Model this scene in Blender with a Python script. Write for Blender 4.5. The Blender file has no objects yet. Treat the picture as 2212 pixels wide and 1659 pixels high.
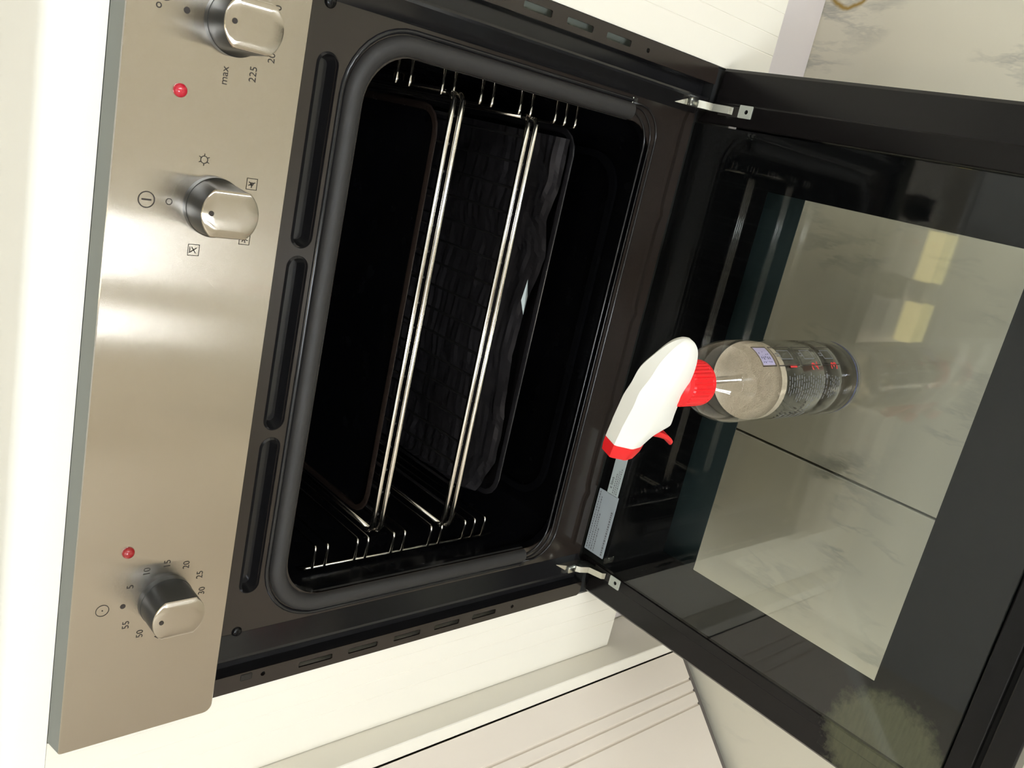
import bpy, bmesh, math, random
from mathutils import Vector, Matrix, noise
random.seed(7)
scene = bpy.context.scene
COL = scene.collection
PI = math.pi

# ------------------------------------------------------------------ camera
cam = bpy.data.cameras.new('camera')
cam.sensor_fit = 'HORIZONTAL'; cam.sensor_width = 36.0
cam.lens = 1872.135 / 2212 * 36.0
cam.clip_start = 0.01
cam_o = bpy.data.objects.new('camera', cam); COL.objects.link(cam_o)
RX = Vector((0.21318758, -0.64736268, -0.73175994))
RY = Vector((-0.94019262, -0.33960869, 0.02652865))
RZ = Vector((-0.2656857, 0.68233972, -0.68104597))
M = Matrix.Identity(4)
for i in range(3):
    M[i][0] = RX[i]; M[i][1] = -RY[i]; M[i][2] = -RZ[i]
M[0][3], M[1][3], M[2][3] = 0.18679408, -0.5600102, 0.74239612
cam_o.matrix_world = M
scene.camera = cam_o

# ------------------------------------------------------------------ world, daylight, exposure
world = bpy.data.worlds.new('world'); scene.world = world
world.use_nodes = True
bg = world.node_tree.nodes['Background']
bg.inputs[0].default_value = (0.86, 0.92, 1.0, 1); bg.inputs[1].default_value = 30.0

def area_light(name, loc, rot, sx, sy, power, color, portal=False):
    l = bpy.data.lights.new(name, 'AREA'); l.shape = 'RECTANGLE'; l.size = sx; l.size_y = sy
    l.energy = power; l.color = color
    if portal: l.cycles.is_portal = True
    o = bpy.data.objects.new(name, l); COL.objects.link(o); o.location = loc; o.rotation_euler = rot
    return o
# daylight entering through the window and an added, unseen fill opening
area_light('window_daylight', (-0.65, -3.09, 1.40), (PI/2, 0, 0), 0.56, 1.10, 10, (0.82, 0.91, 1.0), True)
area_light('fill_daylight', (1.30, -3.09, 0.90), (PI/2, 0, 0), 0.34, 2.10, 10, (0.82, 0.91, 1.0), True)

vs = scene.view_settings
vs.view_transform = 'Standard'; vs.look = 'None'; vs.gamma = 1.0; vs.use_curve_mapping = False
vs.exposure = 0.34

# ------------------------------------------------------------------ material helpers
def new_mat(name):
    m = bpy.data.materials.new(name); m.use_nodes = True
    nt = m.node_tree
    return m, nt, nt.nodes['Principled BSDF'], nt.nodes['Material Output']
def N(nt, t, **kw):
    n = nt.nodes.new(t)
    for k, v in kw.items():
        if k.startswith('i_'):
            key = k[2:]
            n.inputs[int(key) if key.isdigit() else key].default_value = v
        else: setattr(n, k, v)
    return n
def mat(name, base, rough=.5, metal=0., spec=.5, noise_amt=0., nscale=60., bump=0., bscale=200., coat=0.):
    m, nt, p, out = new_mat(name)
    p.inputs['Base Color'].default_value = (*base, 1); p.inputs['Roughness'].default_value = rough
    p.inputs['Metallic'].default_value = metal; p.inputs['Specular IOR Level'].default_value = spec
    p.inputs['Coat Weight'].default_value = coat
    geo = N(nt, 'ShaderNodeNewGeometry')
    nz = N(nt, 'ShaderNodeTexNoise', i_Scale=nscale, i_Detail=4.0)
    nt.links.new(geo.outputs['Position'], nz.inputs['Vector'])
    mr = N(nt, 'ShaderNodeMapRange'); mr.inputs['To Min'].default_value = max(.02, rough - noise_amt); mr.inputs['To Max'].default_value = min(1., rough + noise_amt)
    nt.links.new(nz.outputs['Fac'], mr.inputs['Value']); nt.links.new(mr.outputs[0], p.inputs['Roughness'])
    if bump:
        bz = N(nt, 'ShaderNodeTexNoise', i_Scale=bscale, i_Detail=3.0)
        nt.links.new(geo.outputs['Position'], bz.inputs['Vector'])
        b = N(nt, 'ShaderNodeBump', i_Strength=bump, i_Distance=.001)
        nt.links.new(bz.outputs['Fac'], b.inputs['Height']); nt.links.new(b.outputs[0], p.inputs['Normal'])
    return m

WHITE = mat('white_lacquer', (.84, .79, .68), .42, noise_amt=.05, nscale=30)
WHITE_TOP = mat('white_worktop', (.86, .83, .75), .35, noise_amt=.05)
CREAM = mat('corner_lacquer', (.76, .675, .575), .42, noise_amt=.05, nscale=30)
PLINTH = mat('plinth_grey', (.72, .655, .63), .5, noise_amt=.08, nscale=25)
WALL = mat('wall_paint', (.78, .73, .64), .9, bump=.2, bscale=300)
CEIL = mat('ceiling_paint', (.80, .81, .82), .95)
DARKSTRIP = mat('dark_strip', (.13, .11, .095), .6)
ENAMEL = mat('black_enamel', (.010, .0095, .010), .16, spec=.45, noise_amt=.07, nscale=40)
FRAME = mat('frame_enamel', (.020, .0145, .0115), .17, spec=.55, noise_amt=.05, nscale=50)
CAVITY = mat('cavity_enamel', (.003, .003, .0035), .25, spec=.22, noise_amt=.1, nscale=40)
GASKET = mat('seal_rubber', (.021, .019, .0175), .62, noise_amt=.1)
DARK = mat('dark_void', (.004, .004, .004), .8)
RAIL = mat('door_rail_metal', (.005, .0045, .0045), .22, spec=.25, noise_amt=.05)
SUPPORT = mat('support_wire', (.62, .59, .54), .16, metal=1., noise_amt=.06, nscale=300)
CHROME = mat('chrome_wire', (.86, .82, .76), .12, metal=1., noise_amt=.06, nscale=300)
DULLWIRE = mat('dull_wire', (.055, .05, .045), .35, metal=.6, noise_amt=.1)
BURNT = mat('burnt_wire', (.008, .007, .007), .5, noise_amt=.1)
ZINC = mat('zinc_steel', (.62, .62, .55), .22, metal=1., noise_amt=.12, nscale=200)
GALV = mat('galvanised_plate', (.30, .33, .28), .5, metal=.3)
PANELEDGE = mat('panel_edge_grey', (.20, .205, .18), .5, metal=.2)
KNOBSIDE = mat('knob_side', (.055, .058, .06), .34, metal=.85, noise_amt=.04)
PRINT = mat('dark_print', (.025, .018, .014), .5)
OUTERFRIT = mat('outer_glass_print', (.020, .030, .032), .3, spec=.4)
PLATEM = mat('zinc_plate', (.52, .54, .47), .5, metal=.3)
REDLAMP = mat('red_lamp', (.50, .012, .03), .22, coat=.4)
REDLAMP2 = mat('red_lamp_dark', (.30, .012, .014), .22, coat=.4)
REDP = mat('red_plastic', (.78, .012, .016), .35, noise_amt=.05)
REDPRINT = mat('red_print', (.62, .03, .03), .5)
BLUEPRINT = mat('blue_print', (.04, .045, .09), .5)
PURPLE = mat('purple_print', (.40, .36, .52), .5)
GREYPRINT = mat('grey_print', (.15, .15, .155), .5)
WHITEP = mat('white_plastic', (.86, .84, .76), .38, noise_amt=.04)
FOAM = mat('foam', (.46, .405, .32), .8, bump=.8, bscale=900)
_nt = FOAM.node_tree
_g = N(_nt, 'ShaderNodeNewGeometry'); _z = N(_nt, 'ShaderNodeTexNoise', i_Scale=140., i_Detail=5., i_Roughness=.7); _nt.links.new(_g.outputs['Position'], _z.inputs['Vector'])
_m = N(_nt, 'ShaderNodeMix', data_type='RGBA'); _m.inputs['A'].default_value = (.36, .30, .21, 1); _m.inputs['B'].default_value = (.62, .55, .42, 1)
_nt.links.new(_z.outputs['Fac'], _m.inputs['Factor']); _nt.links.new(_m.outputs['Result'], _nt.nodes['Principled BSDF'].inputs['Base Color'])
STICK = mat('silver_sticker', (.36, .40, .42), .35, noise_amt=.05)
STICK2 = mat('pale_sticker_and_glint', (.46, .52, .51), .35, noise_amt=.05)
FOIL = mat('dark_foil', (.055, .050, .053), .36, metal=.7, noise_amt=.1, nscale=60, bump=.15, bscale=60)
TRAYM = mat('tray_enamel', (.020, .013, .010), .25, spec=.5, noise_amt=.08)
PAN = mat('pan_enamel', (.012, .011, .012), .22, noise_amt=.08)
HOODM = mat('hood_steel', (.45, .44, .42), .4, metal=1., noise_amt=.05)
GROUT = mat('grout', (.20, .19, .17), .9)
PVC = mat('window_pvc', (.85, .85, .85), .4)

def steel_mat(name, base, k):
    """steel brushed along X: the microfacets tilt up and down only, so reflections smear vertically"""
    m, nt, p, out = new_mat(name)
    p.inputs['Base Color'].default_value = (*base, 1)
    p.inputs['Metallic'].default_value = 1.
    geo = N(nt, 'ShaderNodeNewGeometry')
    mp = N(nt, 'ShaderNodeVectorMath', operation='MULTIPLY'); mp.inputs[1].default_value = (18, 400, 2200)
    nt.links.new(geo.outputs['Position'], mp.inputs[0])
    nz = N(nt, 'ShaderNodeTexNoise', i_Scale=1., i_Detail=3.)
    nt.links.new(mp.outputs[0], nz.inputs['Vector'])
    mr = N(nt, 'ShaderNodeMapRange'); mr.inputs['To Min'].default_value = .055; mr.inputs['To Max'].default_value = .085
    nt.links.new(nz.outputs['Fac'], mr.inputs['Value']); nt.links.new(mr.outputs[0], p.inputs['Roughness'])
    vals = []
    for sc in (91357., 73111.):
        q = N(nt, 'ShaderNodeVectorMath', operation='SCALE'); q.inputs['Scale'].default_value = sc
        nt.links.new(geo.outputs['Position'], q.inputs[0])
        w = N(nt, 'ShaderNodeTexWhiteNoise', noise_dimensions='3D'); nt.links.new(q.outputs[0], w.inputs['Vector'])
        vals.append(w.outputs['Value'])
    df = N(nt, 'ShaderNodeMath', operation='SUBTRACT'); nt.links.new(vals[0], df.inputs[0]); nt.links.new(vals[1], df.inputs[1])
    mk = N(nt, 'ShaderNodeMath', operation='MULTIPLY'); mk.inputs[1].default_value = k; nt.links.new(df.outputs[0], mk.inputs[0])
    cb = N(nt, 'ShaderNodeCombineXYZ'); nt.links.new(mk.outputs[0], cb.inputs[2])
    ad = N(nt, 'ShaderNodeVectorMath', operation='ADD'); nt.links.new(geo.outputs['Normal'], ad.inputs[0]); nt.links.new(cb.outputs[0], ad.inputs[1])
    nr = N(nt, 'ShaderNodeVectorMath', operation='NORMALIZE'); nt.links.new(ad.outputs[0], nr.inputs[0])
    nt.links.new(nr.outputs[0], p.inputs['Normal'])
    return m
STEEL = steel_mat('brushed_steel', (.545, .495, .425), .345)

def thin_glass(name, tint, f0=.04, rough=.01):
    m, nt, p, out = new_mat(name)
    nt.nodes.remove(p)
    tr = N(nt, 'ShaderNodeBsdfTransparent'); tr.inputs[0].default_value = (*tint, 1)
    gl = N(nt, 'ShaderNodeBsdfGlossy'); gl.inputs['Roughness'].default_value = rough
    gl.inputs['Color'].default_value = (1, 1, 1, 1)
    geo = N(nt, 'ShaderNodeNewGeometry')
    dt = N(nt, 'ShaderNodeVectorMath', operation='DOT_PRODUCT'); nt.links.new(geo.outputs['Incoming'], dt.inputs[0]); nt.links.new(geo.outputs['Normal'], dt.inputs[1])
    ab = N(nt, 'ShaderNodeMath', operation='ABSOLUTE'); nt.links.new(dt.outputs['Value'], ab.inputs[0])
    om = N(nt, 'ShaderNodeMath', operation='SUBTRACT', use_clamp=True); om.inputs[0].default_value = 1.; nt.links.new(ab.outputs[0], om.inputs[1])
    pw = N(nt, 'ShaderNodeMath', operation='POWER'); pw.inputs[1].default_value = 5.; nt.links.new(om.outputs[0], pw.inputs[0])
    fr = N(nt, 'ShaderNodeMath', operation='MULTIPLY_ADD', use_clamp=True); fr.inputs[1].default_value = 1.-f0; fr.inputs[2].default_value = f0; nt.links.new(pw.outputs[0], fr.inputs[0])
    nz = N(nt, 'ShaderNodeTexNoise', i_Scale=25., i_Detail=4.)
    nt.links.new(geo.outputs['Position'], nz.inputs['Vector'])
    mr = N(nt, 'ShaderNodeMapRange'); mr.inputs['To Min'].default_value = rough; mr.inputs['To Max'].default_value = rough * 3
    nt.links.new(nz.outputs['Fac'], mr.inputs['Value']); nt.links.new(mr.outputs[0], gl.inputs['Roughness'])
    mx = N(nt, 'ShaderNodeMixShader')
    nt.links.new(fr.outputs[0], mx.inputs[0]); nt.links.new(tr.outputs[0], mx.inputs[1]); nt.links.new(gl.outputs[0], mx.inputs[2])
    nt.links.new(mx.outputs[0], out.inputs['Surface'])
    return m
GLASS = thin_glass('oven_glass', (.965, .975, .955), .030, .012)
PANE = thin_glass('window_glass', (.97, .98, .98), .03, .005)
PLASTIC = thin_glass('clear_plastic', (.97, .96, .94), .055, .03)

TUBEM = thin_glass('tube_plastic', (.90, .89, .87), .06, .1)
LIQUID = thin_glass('clear_liquid', (.97, .96, .92), .006, .03)

def frit_mat(name, base, rough, spec=.5):
    """black printed glass / rail with a dried residue patch near the front left corner of the door"""
    m, nt, p, out = new_mat(name)
    geo = N(nt, 'ShaderNodeNewGeometry')
    sub = N(nt, 'ShaderNodeVectorMath', operation='SUBTRACT'); sub.inputs[1].default_value = (-.250, -.360, -.002)
    nt.links.new(geo.outputs['Position'], sub.inputs[0])
    sc = N(nt, 'ShaderNodeVectorMath', operation='MULTIPLY'); sc.inputs[1].default_value = (1, 1, 0)
    nt.links.new(sub.outputs[0], sc.inputs[0])
    ln = N(nt, 'ShaderNodeVectorMath', operation='LENGTH'); nt.links.new(sc.outputs[0], ln.inputs[0])
    nz = N(nt, 'ShaderNodeTexNoise', i_Scale=120., i_Detail=5., i_Roughness=.7)
    nt.links.new(geo.outputs['Position'], nz.inputs['Vector'])
    mm = N(nt, 'ShaderNodeMath', operation='MULTIPLY_ADD'); mm.inputs[1].default_value = .034
    nt.links.new(nz.outputs['Fac'], mm.inputs[0]); nt.links.new(ln.outputs['Value'], mm.inputs[2])
    mr = N(nt, 'ShaderNodeMapRange'); mr.inputs['From Min'].default_value = .074; mr.inputs['From Max'].default_value = .060
    mr.inputs['To Min'].default_value = 0.; mr.inputs['To Max'].default_value = 1.
    nt.links.new(mm.outputs[0], mr.inputs['Value'])
    st = N(nt, 'ShaderNodeVectorMath', operation='MULTIPLY'); st.inputs[1].default_value = (60, 400, 1)
    nt.links.new(geo.outputs['Position'], st.inputs[0])
    n2 = N(nt, 'ShaderNodeTexNoise', i_Scale=1., i_Detail=4.); nt.links.new(st.outputs[0], n2.inputs['Vector'])
    m2 = N(nt, 'ShaderNodeMapRange'); m2.inputs['To Min'].default_value = .45; m2.inputs['To Max'].default_value = 1.
    nt.links.new(n2.outputs['Fac'], m2.inputs['Value'])
    mu = N(nt, 'ShaderNodeMath', operation='MULTIPLY'); nt.links.new(mr.outputs[0], mu.inputs[0]); nt.links.new(m2.outputs[0], mu.inputs[1])
    mx = N(nt, 'ShaderNodeMix', data_type='RGBA'); mx.inputs['A'].default_value = (*base, 1); mx.inputs['B'].default_value = (.115, .115, .066, 1)
    nt.links.new(mu.outputs[0], mx.inputs['Factor']); nt.links.new(mx.outputs['Result'], p.inputs['Base Color'])
    rr = N(nt, 'ShaderNodeMapRange'); rr.inputs['To Min'].default_value = rough; rr.inputs['To Max'].default_value = .7
    nt.links.new(mu.outputs[0], rr.inputs['Value']); nt.links.new(rr.outputs[0], p.inputs['Roughness'])
    p.inputs['Specular IOR Level'].default_value = spec
    return m
FRIT = frit_mat('black_glass', (.0045, .0045, .005), .05, .05)
RAILL = frit_mat('black_rail', (.006, .005, .005), .20, .28)

def marble_mat():
    m, nt, p, out = new_mat('white_marble')
    geo = N(nt, 'ShaderNodeNewGeometry')
    mp = N(nt, 'ShaderNodeMapping'); mp.inputs['Rotation'].default_value = (0, 0, .75); mp.inputs['Scale'].default_value = (1.9, .55, 1.)
    nt.links.new(geo.outputs['Position'], mp.inputs['Vector'])
    n1 = N(nt, 'ShaderNodeTexNoise', i_Scale=5., i_Detail=6., i_Roughness=.6)
    nt.links.new(mp.outputs[0], n1.inputs['Vector'])
    mv = N(nt, 'ShaderNodeVectorMath', operation='MULTIPLY_ADD'); mv.inputs[1].default_value = (.32, .32, .32)
    nt.links.new(n1.outputs['Color'], mv.inputs[0]); nt.links.new(mp.outputs[0], mv.inputs[2])
    w = N(nt, 'ShaderNodeTexNoise', i_Scale=6.5, i_Detail=5., i_Roughness=.55); nt.links.new(mv.outputs[0], w.inputs['Vector'])
    ab = N(nt, 'ShaderNodeMath', operation='SUBTRACT'); ab.inputs[1].default_value = .5; nt.links.new(w.outputs['Fac'], ab.inputs[0])
    a2 = N(nt, 'ShaderNodeMath', operation='ABSOLUTE'); nt.links.new(ab.outputs[0], a2.inputs[0])
    vr = N(nt, 'ShaderNodeMapRange'); vr.inputs['From Min'].default_value = 0.; vr.inputs['From Max'].default_value = .045
    vr.inputs['To Min'].default_value = 1.; vr.inputs['To Max'].default_value = 0.; nt.links.new(a2.outputs[0], vr.inputs['Value'])
    n3 = N(nt, 'ShaderNodeTexNoise', i_Scale=9., i_Detail=2.); nt.links.new(geo.outputs['Position'], n3.inputs['Vector'])
    r3 = N(nt, 'ShaderNodeMapRange'); r3.inputs['From Min'].default_value = .48; r3.inputs['From Max'].default_value = .72
    nt.links.new(n3.outputs['Fac'], r3.inputs['Value'])
    mu = N(nt, 'ShaderNodeMath', operation='MULTIPLY'); nt.links.new(vr.outputs[0], mu.inputs[0]); nt.links.new(r3.outputs[0], mu.inputs[1])
    mx = N(nt, 'ShaderNodeMix', data_type='RGBA'); mx.inputs['A'].default_value = (.66, .615, .495, 1); mx.inputs['B'].default_value = (.40, .385, .33, 1)
    nt.links.new(mu.outputs[0], mx.inputs['Factor'])
    # ochre ring stain beside the plinth and one small spot
    sub = N(nt, 'ShaderNodeVectorMath', operation='SUBTRACT'); sub.inputs[1].default_value = (.434, .012, -.22)
    nt.links.new(geo.outputs['Position'], sub.inputs[0])
    flat = N(nt, 'ShaderNodeVectorMath', operation='MULTIPLY'); flat.inputs[1].default_value = (1, 1, 0); nt.links.new(sub.outputs[0], flat.inputs[0])
    ln = N(nt, 'ShaderNodeVectorMath', operation='LENGTH'); nt.links.new(flat.outputs[0], ln.inputs[0])
    n4 = N(nt, 'ShaderNodeTexNoise', i_Scale=70., i_Detail=3.); nt.links.new(geo.outputs['Position'], n4.inputs['Vector'])
    wob = N(nt, 'ShaderNodeMath', operation='MULTIPLY_ADD'); wob.inputs[1].default_value = .006; nt.links.new(n4.outputs['Fac'], wob.inputs[0]); nt.links.new(ln.outputs['Value'], wob.inputs[2])
    d = N(nt, 'ShaderNodeMath', operation='SUBTRACT'); d.inputs[1].default_value = .0285; nt.links.new(wob.outputs[0], d.inputs[0])
    da = N(nt, 'ShaderNodeMath', operation='ABSOLUTE'); nt.links.new(d.outputs[0], da.inputs[0])
    rr = N(nt, 'ShaderNodeMapRange'); rr.inputs['From Min'].default_value = .0006; rr.inputs['From Max'].default_value = .004
    rr.inputs['To Min'].default_value = 1.; rr.inputs['To Max'].default_value = 0.; nt.links.new(da.outputs[0], rr.inputs['Value'])
    mx2 = N(nt, 'ShaderNodeMix', data_type='RGBA'); mx2.inputs['B'].default_value = (.33, .21, .045, 1)
    nt.links.new(mx.outputs['Result'], mx2.inputs['A']); nt.links.new(rr.outputs[0], mx2.inputs['Factor'])
    nt.links.new(mx2.outputs['Result'], p.inputs['Base Color'])
    p.inputs['Roughness'].default_value = .28
    return m
MARBLE = marble_mat()

def emit_mat(name, col, s):
    m, nt, p, out = new_mat(name)
    p.inputs['Base Color'].default_value = (*col, 1)
    p.inputs['Emission Color'].default_value = (*col, 1); p.inputs['Emission Strength'].default_value = s
    return m

# ------------------------------------------------------------------ mesh helpers
def finish(name, bm, m, parent=None, smooth=False, auto=None):
    me = bpy.data.meshes.new(name)
    bmesh.ops.recalc_face_normals(bm, faces=bm.faces[:])
    bm.to_mesh(me); bm.free()
    ms = m if isinstance(m, (list, tuple)) else [m]
    for x in ms: me.materials.append(x)
    if smooth:
        for p in me.polygons: p.use_smooth = True
        if auto is not None: me.set_sharp_from_angle(angle=math.radians(auto))
    o = bpy.data.objects.new(name, me); COL.objects.link(o)
    if parent is not None: o.parent = parent
    return o
def tag(o, label=None, cat=None, group=None, kind=None):
    if label: o['label'] = label
    if cat: o['category'] = cat
    if group: o['group'] = group
    if kind: o['kind'] = kind
    return o
def empty(name, loc=(0, 0, 0), label=None, cat=None, group=None):
    o = bpy.data.objects.new(name, None); COL.objects.link(o); o.location = loc
    o.empty_display_size = .05
    return tag(o, label, cat, group)
def box(bm, x0, x1, y0, y1, z0, z1, bev=0., seg=2, mi=0):
    r = bmesh.ops.create_cube(bm, size=1.)
    vs_ = r['verts']
    for v in vs_:
        v.co = Vector(((x0+x1)/2 + v.co.x*(x1-x0), (y0+y1)/2 + v.co.y*(y1-y0), (z0+z1)/2 + v.co.z*(z1-z0)))
    fs = list({f for v in vs_ for f in v.link_faces})
    for f in fs: f.material_index = mi
    if bev:
        es = list({e for v in vs_ for e in v.link_edges})
        bmesh.ops.bevel(bm, geom=es, offset=bev, segments=seg, profile=.5, affect='EDGES')
    return vs_
def rrect(cx, cz, hx, hz, r, n=8):
    """counter-clockwise rounded rectangle; r a number or 4 radii (tr, tl, bl, br)"""
    rs = r if isinstance(r, (list, tuple)) else [r]*4
    pts = []
    for (sx, sz, a0), rr in zip(((1, 1, 0), (-1, 1, 90), (-1, -1, 180), (1, -1, 270)), rs):
        if rr <= 0: pts.append((cx+sx*hx, cz+sz*hz)); continue
        for k in range(n+1):
            a = math.radians(a0 + 90*k/n)
            pts.append((cx+sx*(hx-rr)+rr*math.cos(a), cz+sz*(hz-rr)+rr*math.sin(a)))
    return pts
def circle(cx, cz, r, n=20):
    return [(cx+r*math.cos(2*PI*k/n), cz+r*math.sin(2*PI*k/n)) for k in range(n)]
def plate(bm, outer, holes, to3, depth, mi=0):
    """flat plate with holes: outer/holes 2-D loops, to3(u,v,0) front face, to3(u,v,depth) back face"""
    loops = [outer] + list(holes)
    es = []; fl = []
    for lp in loops:
        vv = [bm.verts.new(to3(u, v, 0)) for u, v in lp]
        fl.append(vv)
        for i in range(len(vv)): es.append(bm.edges.new((vv[i], vv[(i+1) % len(vv)])))
    r = bmesh.ops.triangle_fill(bm, use_beauty=True, use_dissolve=False, edges=es)
    ff = [g for g in r['geom'] if isinstance(g, bmesh.types.BMFace)]
    vmap = {}
    for lp, vv in zip(loops, fl):
        for (u, v), a in zip(lp, vv): vmap[a] = bm.verts.new(to3(u, v, depth))
    for f in ff: bm.faces.new([vmap[v] for v in reversed(f.verts)]).material_index = mi
    for vv in fl:
        for i in range(len(vv)):
            a, b = vv[i], vv[(i+1) % len(vv)]
            bm.faces.new((a, b, vmap[b], vmap[a])).material_index = mi
    for f in ff: f.material_index = mi
XZ = lambda y0: (lambda u, v, d: Vector((u, y0+d, v)))
XY = lambda z0: (lambda u, v, d: Vector((u, v, z0-d)))
def tube(bm, pts, r, seg=8, closed=False, mi=0, caps=True):
    pts = [Vector(p) for p in pts]
    n = len(pts); rings = []
    rs = r if isinstance(r, (list, tuple)) else [r]*n
    up = None
    for i, p in enumerate(pts):
        a = pts[(i-1) % n] if (closed or i > 0) else p
        b = pts[(i+1) % n] if (closed or i < n-1) else p
        t = (b-a).normalized()
        if up is None:
            up = Vector((0, 0, 1)) if abs(t.z) < .9 else Vector((1, 0, 0))
        u = (up - t*up.dot(t)).normalized(); w = t.cross(u); up = u
        rings.append([bm.verts.new(p + (u*math.cos(2*PI*k/seg) + w*math.sin(2*PI*k/seg))*rs[i]) for k in range(seg)])
    m_ = n if closed else n-1
    for i in range(m_):
        A, B = rings[i], rings[(i+1) % n]
        for k in range(seg):
            bm.faces.new((A[k], A[(k+1) % seg], B[(k+1) % seg], B[k])).material_index = mi
    if caps and not closed:
        bm.faces.new(rings[0]).material_index = mi; bm.faces.new(list(reversed(rings[-1]))).material_index = mi
def lathe(bm, prof, c, seg=48, mi=0, rfun=None, cap0=False, cap1=False):
    rings = []
    for r, z in prof:
        ring = []
        for k in range(seg):
            a = 2*PI*k/seg
            q = r if rfun is None else rfun(r, z, a)
            ring.append(bm.verts.new((c[0]+q*math.cos(a), c[1]+q*math.sin(a), c[2]+z)))
        rings.append(ring)
    for A, B in zip(rings, rings[1:]):
        for k in range(seg):
            bm.faces.new((A[k], A[(k+1) % seg], B[(k+1) % seg], B[k])).material_index = mi
    if cap0: bm.faces.new(list(reversed(rings[0]))).material_index = mi
    if cap1: bm.faces.new(rings[-1]).material_index = mi
def prism(bm, prof, to3a, to3b, mi=0):
    """extrude a closed 2-D profile between two mappings"""
    A = [bm.verts.new(to3a(u, v)) for u, v in prof]; B = [bm.verts.new(to3b(u, v)) for u, v in prof]
    n = len(A)
    bm.faces.new(A).material_index = mi; bm.faces.new(list(reversed(B))).material_index = mi
    for i in range(n): bm.faces.new((A[i], B[i], B[(i+1) % n], A[(i+1) % n])).material_index = mi
def text_geo(s, size):
    """flat triangulated text, centred: (verts2d, faces)"""
    cu = bpy.data.curves.new('txt', 'FONT'); cu.body = s; cu.size = size
    cu.align_x = 'CENTER'; cu.align_y = 'CENTER'; cu.resolution_u = 3
    o = bpy.data.objects.new('txt', cu); COL.objects.link(o)
    dg = bpy.context.evaluated_depsgraph_get()
    me = bpy.data.meshes.new_from_object(o.evaluated_get(dg))
    v = [(p.co.x, p.co.y) for p in me.vertices]; f = [list(p.vertices) for p in me.polygons]
    bpy.data.objects.remove(o); bpy.data.curves.remove(cu); bpy.data.meshes.remove(me)
    return v, f
def add_flat(bm, vf, to3, mi=0):
    v, f = vf
    vv = [bm.verts.new(to3(a, b)) for a, b in v]
    for q in f:
        try: bm.faces.new([vv[i] for i in q]).material_index = mi
        except ValueError: pass
def ring_geo(r, w, n=24, cx=0, cz=0):
    v = []; f = []
    for k in range(n):
        a = 2*PI*k/n
        v += [(cx+r*math.cos(a), cz+r*math.sin(a)), (cx+(r-w)*math.cos(a), cz+(r-w)*math.sin(a))]
    for k in range(n):
        j = (k+1) % n; f.append([2*k, 2*j, 2*j+1, 2*k+1])
    return v, f
def disc_geo(r, n=20, cx=0, cz=0):
    return circle(cx, cz, r, n), [list(range(n))]
def rect_geo(x0, x1, z0, z1):
    return [(x0, z0), (x1, z0), (x1, z1), (x0, z1)], [[0, 1, 2, 3]]
def line_geo(a, b, w):
    d = Vector((b[0]-a[0], b[1]-a[1])).normalized(); nx, nz = -d.y*w/2, d.x*w/2
    return [(a[0]+nx, a[1]+nz), (a[0]-nx, a[1]-nz), (b[0]-nx, b[1]-nz), (b[0]+nx, b[1]+nz)], [[0, 1, 2, 3]]

FZ = -.219        # floor level
DZ = -.002        # upper surface of the lowered oven door

# ------------------------------------------------------------------ room shell
bm = bmesh.new(); box(bm, -1.3, 2.0, -3.0, .6, FZ-.06, FZ-.006)
floor = tag(finish('floor', bm, GROUT), 'white veined marble tile floor with thin dark joints', 'floor', kind='structure')
tb = bmesh.new(); box(tb, -.2985, .2985, -.2985, .2985, -.006, 0, .0008, 1)
t0 = finish('tile', tb, MARBLE, floor); first = True
for ix in range(-2, 4):
    for iy in range(-5, 2):
        cx, cy = -.1 + .6*ix + .3, .08 + .6*iy - .3 + .6
        x0, x1, y0, y1 = cx-.3, cx+.3, cy-.3, cy+.3
        if x0 > 1.99 or x1 < -1.29 or y0 > .59 or y1 < -2.99: continue
        if first: o = t0; first = False
        else: o = t0.copy(); COL.objects.link(o); o.parent = floor
        sx = (min(x1, 2.)-max(x0, -1.3))/.6; sy = (min(y1, .6)-max(y0, -3.))/.6
        o.location = ((min(x1, 2.)+max(x0, -1.3))/2, (min(y1, .6)+max(y0, -3.))/2, FZ)
        o.scale = (sx, sy, 1)
def structure(name, bm, m, label):
    return tag(finish(name, bm, m), label, name.split('_')[0], kind='structure')
bm = bmesh.new(); box(bm, -1.4, 2.1, -3.1, .7, 2.3, 2.36); structure('ceiling', bm, CEIL, 'plain white painted ceiling of the kitchen')
bm = bmesh.new(); box(bm, -1.4, 2.1, .6, .7, FZ-.06, 2.3); structure('wall_kitchen', bm, WALL, 'cream wall behind the worktop and the cooker hood')
bm = bmesh.new(); box(bm, -1.4, -1.3, -3.1, .6, FZ-.06, 2.3); structure('wall_left', bm, WALL, 'plain cream wall on the left of the kitchen')
bm = bmesh.new()
plate(bm, rrect(.35, 1.04, 1.75, 1.26, 0), [rrect(-.65, 1.40, .28, .55, 0), rrect(1.30, .90, .17, 1.05, 0)], lambda u, v, d: Vector((u, -3.0-d, v)), .1)
structure('wall_back', bm, WALL, 'cream wall opposite the oven with a window and an added fill-light opening')
bm = bmesh.new(); box(bm, 2.0, 2.1, -3.1, .7, FZ-.06, 2.3); structure('wall_right', bm, WALL, 'plain cream wall on the right of the kitchen')
w = tag(empty('window_1'), 'white two-pane window in the wall opposite the oven', 'window', kind='structure')
WP = [(-.8325, .0675), (-.5275, .1275)]
f = bmesh.new(); plate(f, rrect(-.65, 1.40, .28, .55, 0), [rrect(c, 1.40, h_, .52, 0) for c, h_ in WP], lambda u, v, d: Vector((u, -3.02-d, v)), .05)
finish('window_frame', f, PVC, w)
for c, h_ in WP:
    g = bmesh.new(); plate(g, rrect(c, 1.40, h_, .52, 0), [], lambda u, v, d: Vector((u, -3.04-d, v)), .004)
    finish('window_pane', g, PANE, w)

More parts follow.
